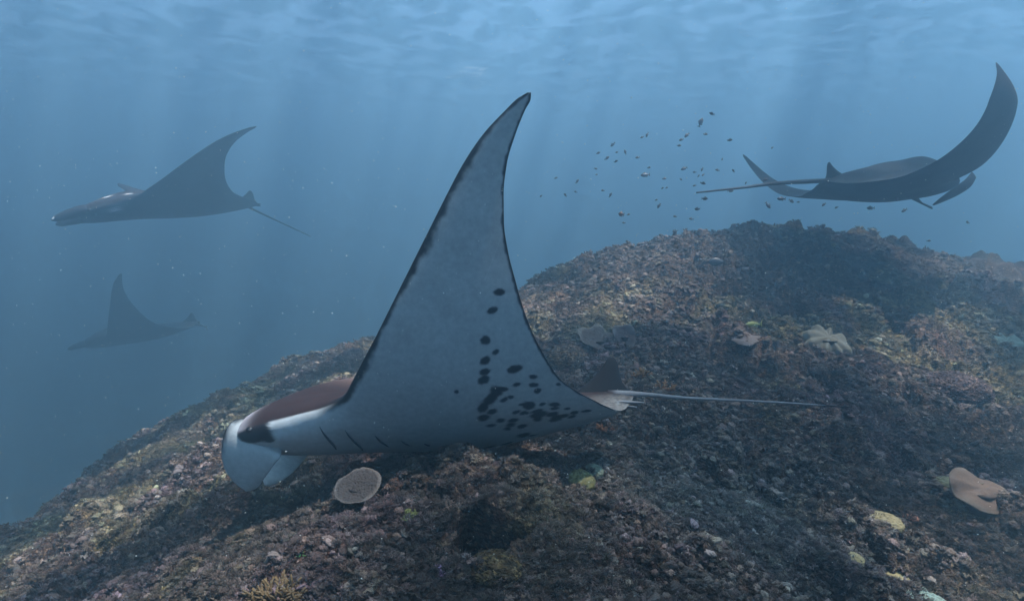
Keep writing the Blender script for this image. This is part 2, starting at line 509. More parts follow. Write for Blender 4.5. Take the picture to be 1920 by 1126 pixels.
class RayShape:
    """body and both wings of a manta as one lofted skin; x forward, y left, z up"""
    def __init__(self, phiL, phiR, camber=0.15, nose=0.0, sweep=0.0, fat=0.0, thin=1.0, sweep_right=None):
        self.thin = thin
        self.sweep_right = sweep if sweep_right is None else sweep_right
        self.cam, self.nose, self.sweep, self.fat = camber, nose, sweep, fat
        t = np.linspace(0, 1.55, 1551)
        self.t = t
        self.tab = []
        for xs, ys in (phiL, phiR):
            th = np.radians(pinterp(t, xs, ys))
            y = np.concatenate([[0], np.cumsum(np.cos(th))[:-1] * 0.001]); z = np.concatenate([[0], np.cumsum(np.sin(th))[:-1] * 0.001])
            self.tab.append((th, y, z))
    def edges(self, s):
        a = np.abs(s)
        f = np.where(np.asarray(s) < 0, self.fat, 0.0) * sstep(0.3, 0.7, a) * sstep(1.535, 1.25, a)
        return pinterp(a, SP['s'], SP['le']) + f, pinterp(a, SP['s'], SP['te']) - f
    def pos(self, s, c, top):
        """s span (+left), c chord fraction from the leading edge, top 1 / bottom 0"""
        s, c, top = np.broadcast_arrays(np.asarray(s, float), np.asarray(c, float), np.asarray(top, float))
        a = np.abs(s)
        le, te = self.edges(s)
        u = le + (te - le) * c
        ea = np.interp(a, [0, .24, .34, .6], [.42, .40, .5, .55]); eb = np.interp(a, [0, .3, .6], [.85, .95, 1.1])
        cm = ea / (ea + eb)
        p = np.maximum(c, 0) ** ea * np.maximum(1 - c, 0) ** eb / (cm ** ea * (1 - cm) ** eb)
        n = np.where(top > 0.5, self.thin * pinterp(a, *TT), -max(self.thin, 1.0) * pinterp(a, *BB)) * p
        # shoulder ridge on the back, hollow behind the head
        n = n + (top > 0.5) * (0.030 * np.exp(-((a - 0.16) / 0.045) ** 2 - ((u - 0.55) / 0.28) ** 2) - 0.016 * np.exp(-((a - 0.06) / 0.04) ** 2 - ((u - 0.72) / 0.12) ** 2)) * p
        n = n + np.maximum(0, (-u - 0.02) / 0.62) ** 1.5 * (self.cam * np.exp(-(a / 0.12) ** 2) + 0.05 * np.exp(-(a / 0.5) ** 2))
        n = n - self.nose * np.maximum(0, (u - 0.35) / 0.55) ** 2 * np.exp(-(a / 0.6) ** 4)
        th = np.where(s >= 0, np.interp(a, self.t, self.tab[0][0]), np.interp(a, self.t, self.tab[1][0]))
        y = np.where(s >= 0, np.interp(a, self.t, self.tab[0][1]), np.interp(a, self.t, self.tab[1][1]))
        z = np.where(s >= 0, np.interp(a, self.t, self.tab[0][2]), np.interp(a, self.t, self.tab[1][2]))
        sg = np.where(s >= 0, 1.0, -1.0)
        u = u - np.where(s >= 0, self.sweep, self.sweep_right) * a ** 2
        return np.stack([u, sg * (y - n * np.sin(th)), z + n * np.cos(th)], -1)
    def mesh(self, ns, nc, pigment, left=0.5):
        nl = int(ns * left)
        q = np.concatenate([np.linspace(-1, 0, ns - nl, endpoint=False), np.linspace(0, 1, nl)])
        s = 1.5345 * np.sign(q) * (0.62 * np.abs(q) + 0.38 * np.abs(q) ** 2 * (1.6 - 0.6 * np.abs(q)))
        k = np.linspace(0, 1, nc)
        c = 0.5 * (1 - np.cos(np.pi * k)); c = 0.6 * c + 0.4 * k
        cc = np.concatenate([c, c[-2:0:-1]]); tp = np.concatenate([np.ones(nc), np.zeros(nc - 2)])
        S, C = np.meshgrid(s, cc, indexing='ij'); _, T = np.meshgrid(s, tp, indexing='ij')
        P = self.pos(S, C, T)
        V, F = loft(P[:, ::-1])
        Sf = np.concatenate([S[:, ::-1].ravel(), [s[0], s[-1]]]); Cf = np.concatenate([C[:, ::-1].ravel(), [.5, .5]]); Tf = np.concatenate([T[:, ::-1].ravel(), [1, 1]])
        le, te = self.edges(Sf)
        U = le + (te - le) * Cf
        dle, dte = Cf * (le - te), (1 - Cf) * (le - te)
        return V, F, pigment(Sf, U, Tf, dle, dte)
    def point(self, s, u, top):
        le, te = self.edges(np.array([s]))
        c = (le - u) / (le - te)
        return self.pos(np.array([s]), c, np.array([top]))[0]

DARK = np.array([0.021, 0.0105, 0.0105])
BLACK = np.array([0.010, 0.010, 0.014])
PALE = np.array([0.30, 0.325, 0.345])  # white belly skin with its shaded, bluish tone put into the colour

SPOTS = [  # belly spots: span, forward, half length, half width, turn
    (0.854, -0.092, 0.0188, 0.0112, 3.02), (0.789, -0.071, 0.0177, 0.0097, 2.76), (0.678, -0.045, 0.0157, 0.0139, 2.7), (0.632, -0.081, 0.0129, 0.0078, 2.6), (0.601, -0.044, 0.018, 0.0126, 2.63), (0.556, -0.041, 0.0184, 0.0112, 2.9), (0.525, -0.036, 0.0221, 0.0136, 2.94), (0.561, -0.146, 0.0259, 0.0136, 2.97), (0.523, -0.219, 0.0165, 0.009, -3.01), (0.488, -0.222, 0.0179, 0.0089, -3.02), (0.496, -0.16, 0.018, 0.0089, 3.02), (0.459, -0.237, 0.0102, 0.0089, 2.92), (0.468, -0.081, 0.0231, 0.0222, -3.05), (0.479, -0.105, 0.0194, 0.009, -3.03), (0.439, -0.059, 0.0331, 0.0222, 2.31), (0.403, -0.029, 0.0267, 0.0186, 2.3), (0.432, -0.11, 0.0202, 0.0118, 2.69), (0.441, -0.135, 0.0123, 0.0089, 3.14), (0.348, -0.033, 0.022, 0.0159, 2.73), (0.377, -0.064, 0.0192, 0.0141, 2.79), (0.29, -0.06, 0.0166, 0.0135, 3.14), (0.319, -0.096, 0.018, 0.0156, 2.89), (0.39, -0.206, 0.0213, 0.0226, 2.33), (0.401, -0.181, 0.0153, 0.0068, 3.14), (0.363, -0.157, 0.0168, 0.0112, 2.87), (0.352, -0.187, 0.022, 0.0134, 3.04), (0.352, -0.233, 0.0217, 0.0113, 3.04), (0.328, -0.246, 0.0315, 0.0181, 3.0), (0.39, -0.257, 0.0125, 0.0091, 2.96), (0.379, -0.304, 0.0219, 0.0111, -2.83), (0.357, -0.306, 0.0163, 0.0089, -3.01), (0.341, -0.357, 0.0148, 0.009, -2.99), (0.317, -0.3, 0.0225, 0.0156, 3.14), (0.279, -0.316, 0.0251, 0.0272, 2.96), (0.288, -0.348, 0.0188, 0.0155, 2.78), (0.292, -0.243, 0.0211, 0.0178, -2.71), (0.31, -0.146, 0.0192, 0.0133, 3.03), (0.277, -0.135, 0.0181, 0.0178, 3.02), (0.25, -0.124, 0.0148, 0.016, 2.84), (0.253, -0.181, 0.0183, 0.0156, 3.14), (0.151, -0.189, 0.0264, 0.0312, 2.61), (0.108, -0.227, 0.0153, 0.0268, 2.85), (0.304, -0.39, 0.0156, 0.0135, -2.85), (0.268, -0.381, 0.0148, 0.0134, 3.14), (0.297, -0.438, 0.0221, 0.0111, -2.94), (-0.027, -0.026, 0.0265, 0.0644, -2.89), (0.026, -0.116, 0.0217, 0.0355, -2.61), (-0.1, -0.273, 0.0234, 0.004, 3.14), (0.479, -0.316, 0.0105, 0.0067, -2.93), (0.479, 0.067, 0.0065, 0.0067, 3.14)]

def pig_main(S, U, T, dle, dte):
    n = fbm(U * 28, S * 28, 3, 4); n2 = fbm(U * 7, S * 7, 8, 3); fine = fbm(U * 110, S * 110, 14, 3)
    top = DARK * (1 + 0.9 * n2)[:, None]
    # light shoulder streaks and the frosted rear rim of the back
    f = np.exp(-((np.abs(S) - 0.17 + 0.2 * (U - .5)) / 0.045) ** 2 - ((U - 0.48) / 0.22) ** 2) * 0.22
    top = top + f[:, None] * (np.array([0.42, 0.30, 0.28]) - top)
    f = sstep(0.26, 0.02, dte + 0.10 * n + 0.02 * fine) * sstep(0.02, 0.10, np.abs(S)) * sstep(0.05, -0.25, U)
    f = f * (0.45 + 0.55 * sstep(-0.06, 0.05, fine + 0.4 * n))
    top = top + f[:, None] * 0.7 * (np.array([0.26, 0.24, 0.22]) - top)
    # frosted brow above the eye
    f = np.exp(-((U - 0.95) / 0.045) ** 2 - ((np.abs(S) - 0.235) / 0.035) ** 2) * 0.7
    top = top + f[:, None] * (np.array([0.5, 0.47, 0.52]) - top)
    bot = np.repeat(PALE[None], len(S), 0) * (1 + 0.16 * n2 + 0.14 * n + 0.10 * fine)[:, None]
    scratch = np.exp(-(fbm(U * 5 + S * 2, S * 1.2, 33, 2) / 0.004) ** 2) * sstep(0.12, 0.3, fbm(U * 3, S * 3, 35, 2) + 0.1)
    bot = bot * (1 + 0.25 * scratch + 0.35 * sstep(0.35, 0.8, U) * sstep(0.5, 0.25, np.abs(S)))[:, None]
    rim = sstep(0.034, 0.010, dle / (1 + 1.1 * fbm(S * 4, U * 1.5, 44, 2)) + 0.026 * n) * sstep(0.33, 0.40, np.abs(S))
    rim = np.maximum(rim, sstep(0.014, 0.004, dte + 0.012 * n) * sstep(0.18, 0.3, np.abs(S)))
    # black mask round the eye
    e = ((U - 0.885) / 0.085) ** 2 + ((np.abs(S) - 0.275) / 0.040) ** 2 + 1.4 * n
    rim = np.maximum(rim, sstep(1.25, 0.7, e))
    for (s0, u0, a, b, rot) in SPOTS:
        m = (np.abs(S - s0) < 0.12) & (np.abs(U - u0) < 0.12)
        if not m.any(): continue
        ds, du = S[m] - s0, U[m] - u0
        x = du * math.cos(rot) + ds * math.sin(rot); y = -du * math.sin(rot) + ds * math.cos(rot)
        r = np.sqrt((x / a) ** 2 + (y / b) ** 2) + 0.9 * n[m] + 0.35 * fine[m]
        rim[m] = np.maximum(rim[m], sstep(1.42, 0.78, r))
    bot = bot + rim[:, None] * (BLACK - bot)
    edge = sstep(0.02, 0.0, dle) * sstep(0.33, 0.40, np.abs(S))
    top = top + edge[:, None] * (BLACK - top)
    return np.where(T[:, None] > 0.5, top, bot)

def pig_dark(S, U, T, dle, dte):
    n2 = fbm(U * 7, S * 7, 8, 3); n = fbm(U * 30, S * 30, 3, 3)
    top = np.array([0.026, 0.022, 0.026]) * (1 + 0.9 * n2)[:, None]
    f = np.exp(-((np.abs(S) - 0.25) / 0.02) ** 2 - ((U - 0.58) / 0.03) ** 2) + np.exp(-((np.abs(S) - 0.22) / 0.016) ** 2 - ((U - 0.76) / 0.04) ** 2)
    top = top + (np.clip(f, 0, 1) * 0.9)[:, None] * (np.array([0.8, 0.8, 0.8]) - top)
    bot = np.array([0.045, 0.036, 0.042]) * (1 + 0.8 * n2)[:, None]
    f = np.exp(-((np.abs(S) - 0.27) / 0.035) ** 2 - ((U - 0.70) / 0.04) ** 2) * sstep(-0.1, 0.1, n)
    bot = bot + (f * 0.85)[:, None] * (np.array([0.8, 0.8, 0.8]) - bot)
    return np.where(T[:, None] > 0.5, top, bot)

def pig_back(S, U, T, dle, dte):
    n2 = fbm(U * 7, S * 7, 8, 3); fine = fbm(U * 60, S * 60, 14, 3)
    top = np.array([0.008, 0.0075, 0.009]) * (1 + 0.9 * n2)[:, None]
    f = sstep(0.16, 0.0, dte + 0.2 * fine) * sstep(0.03, 0.1, np.abs(S)) * sstep(0.55, 0.3, np.abs(S)) * 0.5
    top = top + f[:, None] * (np.array([0.06, 0.058, 0.05]) - top)
    bot = np.array([0.045, 0.04, 0.044]) * (1 + 0.8 * n2)[:, None]
    return np.where(T[:, None] > 0.5, top, bot)

CK = 0.55   # coral pigments below are written for a brighter palette
def flat_pig(V, col, amt=0.3, seed=5):
    return np.asarray(col) * (1 + amt * 2 * fbm(V[:, 0] * 14 + V[:, 2] * 9, V[:, 1] * 14 + V[:, 2] * 7, seed, 3))[:, None]

def add_dorsal_fin(root, sh, scale=1.0, col=BLACK * 0.5):
    b0, b1 = sh.point(0, -0.43, 1), sh.point(0, -0.665, 1)
    C, W, T = [], [], []
    ax = (b1 - b0)
    up = np.array([0.0, 0.0, 1.0])
    for h, x0, x1, th in ((-0.03, -0.10, 1.16, .022), (0.0, 0.0, 1.02, .016), (0.035, 0.22, .90, .012), (0.07, .40, .86, .009), (0.105, .55, .83, .007), (0.127, .62, .79, .005), (0.137, .67, .745, .003)):
        m = (x0 + x1) / 2
        C.append(b0 + ax * m + up * h * scale + np.array([0, 0, .0]))
        W.append(ax * (x1 - x0) / 2)
        T.append((0, th, 0))
    V, F = blade(C, W, T, 24, 16)
    obj('dorsal_fin', V, F, M_SKIN, root, cols=flat_pig(V, col))
    # trailing lobe at the foot of the fin belongs to the same fin outline

def add_tail(root, sh, pts, rad, col, tipcol=None):
    b = sh.point(0, -0.62, 1)
    P = np.vstack([[b + np.array([0.05, 0, -.02])], pts])
    V, F = tube(P, rad, 10, 60)
    c = flat_pig(V, col, 0.15)
    if tipcol is not None:
        t = np.concatenate([np.repeat(np.linspace(0, 1, 60), 10), [0, 1]])
        f = sstep(0.90, 0.92, t)[:, None]
        c = c * (1 - f) + np.asarray(tipcol) * f
        f = sstep(0.10, 0.02, t)[:, None]
        c = c * (1 - f) + DARK * f
    obj('tail', V, F, M_SKIN, root, cols=c)

def add_eyes(root, sh):
    for sg in (1, -1):
        p = sh.point(sg * 0.262, 0.905, 0) * 0.7 + sh.point(sg * 0.262, 0.905, 1) * 0.3
        th = np.linspace(0, np.pi, 9); 
        rings = [[(p[0] + .020 * math.sin(t) * math.cos(f), p[1] + sg * .018 * math.cos(t), p[2] + .016 * math.sin(t) * math.sin(f)) for f in np.linspace(0, 2 * np.pi, 12, endpoint=False)] for t in th]
        V, F = loft(np.array(rings) + 1e-5)
        obj('eye', V, F, M_EYE, root)

def add_gills(root, sh, side, w=1.0):
    for k, (u0, s0, s1) in enumerate(((.590, .137, .310), (.490, .085, .295), (.380, .14, .257), (.283, .15, .212), (.195, .140, .168))):
        ss = np.linspace(s0, s1, 9)
        P = np.array([sh.point(side * s, u0 + 0.020 * ((s - s0) / (s1 - s0)) ** 1.4 + 0.008 * math.sin(22 * s + k), 0) for s in ss])
        rad = w * 0.0055 * np.sin(np.linspace(0.12, np.pi - 0.12, 9)) ** 0.8
        V, F = tube(P, rad, 8, 18)
        obj('gill_slit', V, F, M_SLIT, root)

def fin_rows(root, rows, col, name='cephalic_fin', n=22, edgecol=None, nv=28):
    """rows: (centre, half width vector, half thickness vector)"""
    C = [r[0] for r in rows]; W = [r[1] for r in rows]; T = [r[2] for r in rows]
    V, F = blade(C, W, T, nv, n)
    c = flat_pig(V, col, 0.08)
    if edgecol is not None:
        ph = np.tile(np.arange(nv), n) / nv * 2 * np.pi
        row = np.repeat(np.linspace(0, 1, n), nv)
        f = sstep(0.80, 0.99, edgecol[1] * np.cos(ph) + 0.15 * fbm(row * 30, ph * 9, 4, 3)) * sstep(edgecol[2], edgecol[2] - 0.25, row)
        f = np.concatenate([f, [0, 0]])[:, None]
        c = c * (1 - f) + np.asarray(edgecol[0]) * f
    return obj(name, V, F, M_SKIN, root, cols=c)

def horn(root, sh, sg, reach=0.26, droop=0.06, inward=0.02, col=BLACK * 2, tip=None):
    """rolled cephalic fin pointing forward"""
    b = sh.point(sg * 0.215, 0.95, 0) * 0.5 + sh.point(sg * 0.215, 0.95, 1) * 0.5
    P = [b + np.array([-.10, 0, 0.0]), b + np.array([0, 0, 0]), b + np.array([reach * .4, -sg * inward * .4, -droop * .35]), b + np.array([reach * .8, -sg * inward, -droop * .85]), b + np.array([reach, -sg * inward * 1.3, -droop * 1.1])]
    V, F = tube(P, [.05, .058, .050, .036, .008], 14, 26)
    c = flat_pig(V, col, 0.2)
    if tip is not None:
        t = np.concatenate([np.repeat(np.linspace(0, 1, 26), 14), [0, 1]])
        f = (sstep(0.80, 0.86, t) * sstep(0.97, 0.93, t) * (V[:, 2] > np.interp(t, np.linspace(0, 1, 5), [p[2] for p in P])))[:, None]
        c = c * (1 - f) + np.asarray(tip) * f
    obj('cephalic_fin', V, F, M_SKIN, root, cols=c)

def pelvic(root, sh, col):
    for sg in (1, -1):
        p = sh.point(sg * 0.06, -0.63, 0)
        rows = [(p + np.array([.07, 0, .0]), (0, .03, 0), (0, 0, .008)), (p + np.array([0, sg * .012, -.004]), (0, .035, 0), (0, 0, .009)),
                (p + np.array([-.055, sg * .022, -.006]), (0, .026, 0), (0, 0, .007)), (p + np.array([-.085, sg * .028, -.006]), (0, .010, 0), (0, 0, .003))]
        fin_rows(root, rows, col, 'pelvic_fin', 10, nv=12)

def local(root, P):
    """world points into the root's frame"""
    M = (Matrix.Translation(root.location) @ root.rotation_euler.to_matrix().to_4x4() @ Matrix.Diagonal((*root.scale, 1))).inverted()
    return np.array([list(M @ Vector(p)) for p in np.atleast_2d(P)])

# ---- the near ray: left wing raised, belly to the camera
ROLL = 24
main = empty('manta_ray', (-0.14, 2.62, -0.90), (R(ROLL), 0, R(180)))
tag(main, 'large manta ray in front with raised pale blue-grey wing and black belly spots', 'manta ray', 'manta rays')
mshape = RayShape(([0, .2, .35, .5, .65, .9, 1.3, 1.5], [0, 9, 24, 42, 54, 61, 62, 58]), ([0, .2, .5, 1.0, 1.5], [0, 15, 31, 32, 22]), camber=0.092, nose=0.05)
V, F, C = mshape.mesh(500, 190, pig_main, 0.72)
obj('body', V, F, M_SKIN, main, cols=C)
add_dorsal_fin(main, mshape, 1.15)
tp = local(main, [at(1205, 739, 2.64), at(1290, 746, 2.70), at(1440, 753, 2.74), at(1597, 763, 2.76)])
add_tail(main, mshape, tp, [.026, .011, .0075, .0055, .003], (0.16, 0.16, 0.17), (0.015, 0.015, 0.02))
add_eyes(main, mshape)
add_gills(main, mshape, 1); add_gills(main, mshape, -1)
pelvic(main, mshape, (0.20, 0.20, 0.21))
# unrolled cephalic fins hanging from the corners of the mouth
def wfin(root, rows, Yd, th, col, edgecol=None):
    out = []
    for (px, py, wx, wy, dy) in rows:
        c = at(px, py, Yd + dy); e = at(px + wx, py + wy, Yd + dy)
        L = local(root, [c, e, c + np.array([0, th, 0])])
        out.append((L[0], L[1] - L[0], L[2] - L[0]))
    return fin_rows(root, out, col, edgecol=edgecol)
NEAR_FIN = [(512, 806, 18, 22, .05), (486, 815, 42, 30, .0), (474, 832, 52, 24, -.03), (464, 860, 49, 12, -.03), (459, 888, 37, 8, -.015), (461, 908, 22, 5, .005), (465, 918, 6, 1, .015)]
FAR_FIN = [(560, 830, 20, 20, -.05), (540, 848, 30, 14, .0), (525, 868, 27, 14, .03), (512, 888, 21, 10, .04), (503, 903, 10, 5, .04), (499, 908, 3, 2, .04)]
wfin(main, NEAR_FIN, 2.40, .012, PALE * 1.15, (BLACK, -1, 0.62))
wfin(main, FAR_FIN, 2.86, .012, (0.90, 0.90, 0.88))

# ---- the far rays
def far_ray(label, loc, rot, scale, shape, pig, horns, tailpts, tailrad, dors=True, bellycol=(0.05, .04, .045)):
    r = empty('manta_ray', loc, rot, scale)
    tag(r, label, 'manta ray', 'manta rays')
    V, F, C = shape.mesh(150, 60, pig)
    obj('body', V, F, M_SKIN, r, cols=C)
    if dors: add_dorsal_fin(r, shape)
    add_eyes(r, shape)
    for h in horns: horn(r, shape, **h)
    tp = local(r, tailpts)
    add_tail(r, shape, tp, tailrad, (0.03, 0.03, 0.035))
    return r

# upper left: gliding left and a little towards the camera, near wing raised
sh = RayShape(([0, .2, .5, .9, 1.5], [0, 8, 20, 28, 22]), ([0, .3, .8, 1.5], [0, 14, 26, 24]), camber=0.0, nose=0.08, sweep=0.11, thin=0.72, sweep_right=-0.36)
far_ray('dark manta ray gliding left near the water surface at upper left, near wing raised', tuple(at(360, 391, 11.0)), (R(8), R(0), R(180 + 32)), 1.66, sh, pig_dark,
        [dict(sg=1, tip=(.8, .8, .8), reach=.26, droop=.08), dict(sg=-1, reach=.24, droop=.07)],
        [at(470, 390, 12.0), at(525, 416, 12.2), at(583, 443, 12.5)], [.03, .016, .010, .008, .006])
# lower left: faintest, heading left
sh = RayShape(([0, .2, .5, .9, 1.5], [0, 12, 40, 58, 56]), ([0, .3, .8, 1.5], [0, 2, -4, -10]), camber=0.06, nose=0.04)
far_ray('faint distant manta ray below the upper left one, almost lost in blue haze', tuple(at(292, 626, 17.0)), (R(2), R(6), R(180 + 5)), 1.78, sh, pig_back,
        [dict(sg=1, reach=.28, droop=.05), dict(sg=-1, reach=.28, droop=.04)],
        [at(385, 612, 17.0), at(387, 616, 16.7), at(390, 618, 16.5)], [.02, .012, .008, .005, .003])
# right: seen from behind, turning away
sh = RayShape(([0, .25, .6, 1.0, 1.5], [0, 2, 6, 32, 80]), ([0, .3, .5, .8, 1.1, 1.5], [0, 4, 12, 34, 54, 92]), camber=0.03, fat=0.13, thin=1.3)
ray_r = far_ray('manta ray at right seen from behind with one wing curled up, over the reef top', tuple(at(1636, 354, 6.0)), (R(-6), R(-4), R(28)), 1.05, sh, pig_back,
        [], [at(1465, 343, 5.2), at(1390, 352, 5.1), at(1306, 361, 5.0)], [.022, .016, .012, .008, .006])
wfin(ray_r, [(1698, 356, 16, 4, .05), (1706, 369, 22, 9, 0), (1722, 379, 19, 9, 0), (1739, 386, 9, 6, 0), (1746, 388, 2, 2, 0)], 6.2, .015, (.05, .045, .05))
wfin(ray_r, [(1826, 328, 4, 6, .05), (1814, 344, 5, 7, 0), (1792, 359, 4, 7, 0), (1767, 374, 3, 4, 0), (1750, 384, 1, 1, 0)], 6.2, .012, (.05, .045, .05))
# ================================================================== CORALS
def depth_at(P):
    return P[1] * math.cos(PITCH) - P[2] * math.sin(PITCH)

def m_per_px(P):
    return depth_at(P) / FPX

def disc_mesh(nr, nt, rad, ztop, thick):
    """closed sheet over a disc: rad(th) outline, ztop(r, th, x, y) relief with r in 0..1"""
    r = np.linspace(0.04, 1, nr); th = np.linspace(0, 2 * np.pi, nt, endpoint=False)
    Rm, TH = np.meshgrid(r, th, indexing='ij')
    rr_ = Rm * rad(TH)
    x, y = rr_ * np.cos(TH), rr_ * np.sin(TH)
    z = ztop(Rm, TH, x, y)
    top = np.stack([x, y, z], -1)
    edge = 1 - 0.75 * sstep(0.8, 1.0, Rm)
    bot = np.stack([x * 0.985, y * 0.985, z - thick * edge], -1)
    return loft(np.concatenate([bot[:1] * 1.0, bot[1:], top[::-1]]))

def place(V, P, tilt=(0, 0, 0)):
    M = np.array(Euler(tilt).to_matrix())
    return np.asarray(V) @ M.T + np.asarray(P)

def dome_mesh(rad, h, cells, amp, seed, n=44):
    th = np.linspace(0.03, np.pi * 0.62, n // 2); ph = np.linspace(0, 2 * np.pi, n, endpoint=False)
    T, Pm = np.meshgrid(th, ph, indexing='ij')
    lump = 1 + 0.22 * fbm(np.cos(Pm) * 1.3 + T + seed, np.sin(Pm) * 1.3 + seed, seed, 3)
    nx, ny, nz = np.sin(T) * np.cos(Pm), np.sin(T) * np.sin(Pm), np.cos(T)
    f, c = worley(T * np.cos(Pm) * cells, T * np.sin(Pm) * cells, seed)
    k = lump + amp * np.sqrt(np.maximum(0, 1 - 1.5 * f * f)) + 0.16 * fbm(T * np.cos(Pm) * 5 + seed, T * np.sin(Pm) * 5, seed + 3, 4)
    V, F = loft(np.stack([nx * rad * k, ny * rad * k, nz * h * k], -1))
    return V, F, np.concatenate([c.ravel(), [0.5, 0.5]])

def dome_coral(name, label, cat, px, py, wpx, hfrac, col, cells=7, amp=0.1, seed=1, group=None, n=72):
    P = ground(px, py)
    r = wpx * 0.5 * m_per_px(P)
    V, F, c = dome_mesh(r, r * hfrac, cells, amp, seed, n)
    V = place(V, P + np.array([0, r * 0.3, 0]), (0, 0, seed))
    rough = max(col) < 0.215
    o = obj(name, V, F, M_REEF if rough else M_CORAL, cols=(0.4 if rough else CK) * np.asarray(col) * (0.75 + 0.5 * c)[:, None])
    return tag(o, label, cat, group)

def branch_mesh(rad, h, nb, seed, thick, forks=3, spread=1.0, nv=5):
    rg = np.random.default_rng(seed)
    parts = []
    for k in range(nb):
        a = rg.uniform(0, 2 * np.pi); q = math.sqrt(rg.uniform(0.0, 1))
        d = np.array([math.cos(a) * q * spread, math.sin(a) * q * spread, 1.0 - 0.45 * q])
        p0 = np.array([math.cos(a), math.sin(a), 0]) * rad * q * 0.45
        L = h * rg.uniform(0.7, 1.05)
        p1 = p0 + d * L * 0.5 + rg.normal(0, 0.06, 3) * L
        for j in range(forks):
            e = d + rg.normal(0, 0.45, 3); e[2] = abs(e[2])
            p2 = p1 + e / np.linalg.norm(e) * L * rg.uniform(0.35, 0.6)
            parts.append(tube([p0, p1, p2], [thick, thick * 0.85, thick * 0.5], nv, 5))
    return merge(parts)

def branch_coral(name, label, cat, px, py, wpx, hfrac, col, nb=30, seed=1, thick=0.08, group=None, tipcol=None):
    P = ground(px, py)
    r = wpx * 0.5 * m_per_px(P)
    V, F = branch_mesh(r, r * hfrac, nb, seed, r * thick)
    t = np.clip(V[:, 2] / (r * hfrac), 0, 1)[:, None]
    col = np.asarray(col, float); tipcol = np.asarray(tipcol if tipcol is not None else col * 1.6)
    o = obj(name, place(V, P - np.array([0, 0, r * 0.15])), F, M_CORAL, cols=CK * (col * (1 - t ** 2) + tipcol * t ** 2))
    return tag(o, label, cat, group)

def ruffle_coral(name, label, cat, px, py, wpx, col, folds=6, amp=0.25, cup=0.3, tilt=(0, 0, 0), seed=1, thick=0.06, lift=0.3, rimcol=None, yfrac=1.0, mat=None, nodules=0.0, stalk=True, rsd=0.12):
    P = ground(px, py)
    r = wpx * 0.5 * m_per_px(P)
    fold = lambda th: np.sin(folds * th + 0.9 * np.sin(2 * th + seed) + 0.6 * np.sin(3 * th - seed))
    rad = lambda th: r * (1 + rsd * np.sin(2 * th + seed) + rsd * 0.7 * np.sin(3 * th - seed) + rsd * 0.9 * fold(th))
    def zt(Rm, TH, x, y):
        z = r * (cup * Rm ** 2 + amp * Rm ** 1.5 * fold(TH) * (0.75 + 0.35 * np.sin(2 * TH + 2 * seed)) - 0.5 * thick * sstep(0.75, 1.0, Rm) ** 2)
        z = z + r * 0.10 * fbm(x / r * 2.5 + seed, y / r * 2.5, seed, 3)
        if nodules:
            f, c = worley(x / r * 13, y / r * 13, seed)
            z = z + nodules * r * np.sqrt(np.maximum(0, 1 - 1.6 * f * f))
        return z
    nr, nt = (34, 150) if nodules else (18, 96)
    V, F = disc_mesh(nr, nt, rad, zt, r * thick)
    V[:, 1] *= yfrac
    rim = sstep(0.80, 1.0, np.hypot(V[:, 0], V[:, 1] / yfrac) / (r * 1.0))[:, None]
    rimcol = np.asarray(rimcol if rimcol is not None else col)
    c = CK * (np.asarray(col) * (1 - rim) + rimcol * rim)
    root = empty(name, tuple(P - np.array([0, 0, 0.02])))
    L = np.array([0, 0, r * lift + 0.02])
    obj('plate', place(V, L, tilt), F, mat or M_CORAL, root, cols=c)
    if stalk:
        V, F = tube([(0, r * .1, -0.04), L * 0.5, L * 0.9 + np.array([0, 0, -.2 * r * thick])], [r * 0.42, r * 0.30, r * 0.40], 14, 8)
        obj('stalk', V, F, M_CORAL, root, cols=flat_pig(V, np.asarray(col) * 0.6 * CK))
    return tag(root, label, cat)

ruffle_coral('table_coral', 'round brown table coral with pale rim and pebbled top under the near ray', 'coral', 672, 930, 88, (0.075, 0.060, 0.056), folds=5, amp=0.02, cup=0.06,
             tilt=(R(24), R(-9), 0), seed=2, thick=0.10, lift=0.45, rimcol=(0.19, 0.16, 0.145), nodules=0.06, rsd=0.03)
ruffle_coral('leather_coral', 'pale lobed leather coral folded like a flower on the right slope', 'coral', 1553, 655, 80, (0.18, 0.165, 0.125), folds=8, amp=0.13, cup=-0.20,
             tilt=(R(32), 0, 0), seed=3, thick=0.42, lift=0.6, rsd=0.10, rimcol=(0.22, 0.205, 0.155))
ruffle_coral('elephant_ear_coral', 'large smooth tan coral sheet folded over at the right edge', 'coral', 1838, 958, 112, (0.21, 0.13, 0.09), folds=3, amp=0.15, cup=-0.15,
             tilt=(R(30), R(16), R(-20)), seed=5, thick=0.09, lift=0.75, rimcol=(0.26, 0.185, 0.135), yfrac=0.8, rsd=0.05)
ruffle_coral('plate_coral', 'thin dark plate coral lying flat in the grey rubble', 'coral', 1420, 942, 70, (0.11, 0.085, 0.10), folds=7, amp=0.06, cup=0.06, tilt=(R(10), 0, 0), seed=7, thick=0.09, lift=0.25, rimcol=(0.2, 0.17, 0.18), nodules=0.05)
ruffle_coral('plate_coral', 'brown plate coral with thin white rim above the dorsal fin', 'coral', 1122, 648, 74, (0.10, 0.072, 0.062), folds=5, amp=0.08, cup=0.10, tilt=(R(28), R(10), 0), seed=9, thick=0.07, lift=0.3, rimcol=(0.22, 0.19, 0.165), nodules=0.04)
ruffle_coral('plate_coral', 'small upright dark plate coral right of the white-rimmed one', 'coral', 1172, 640, 44, (0.085, 0.062, 0.064), folds=3, amp=0.10, cup=0.10, tilt=(R(55), R(-25), R(10)), seed=11, thick=0.08, lift=0.5, rimcol=(0.17, 0.15, 0.14))
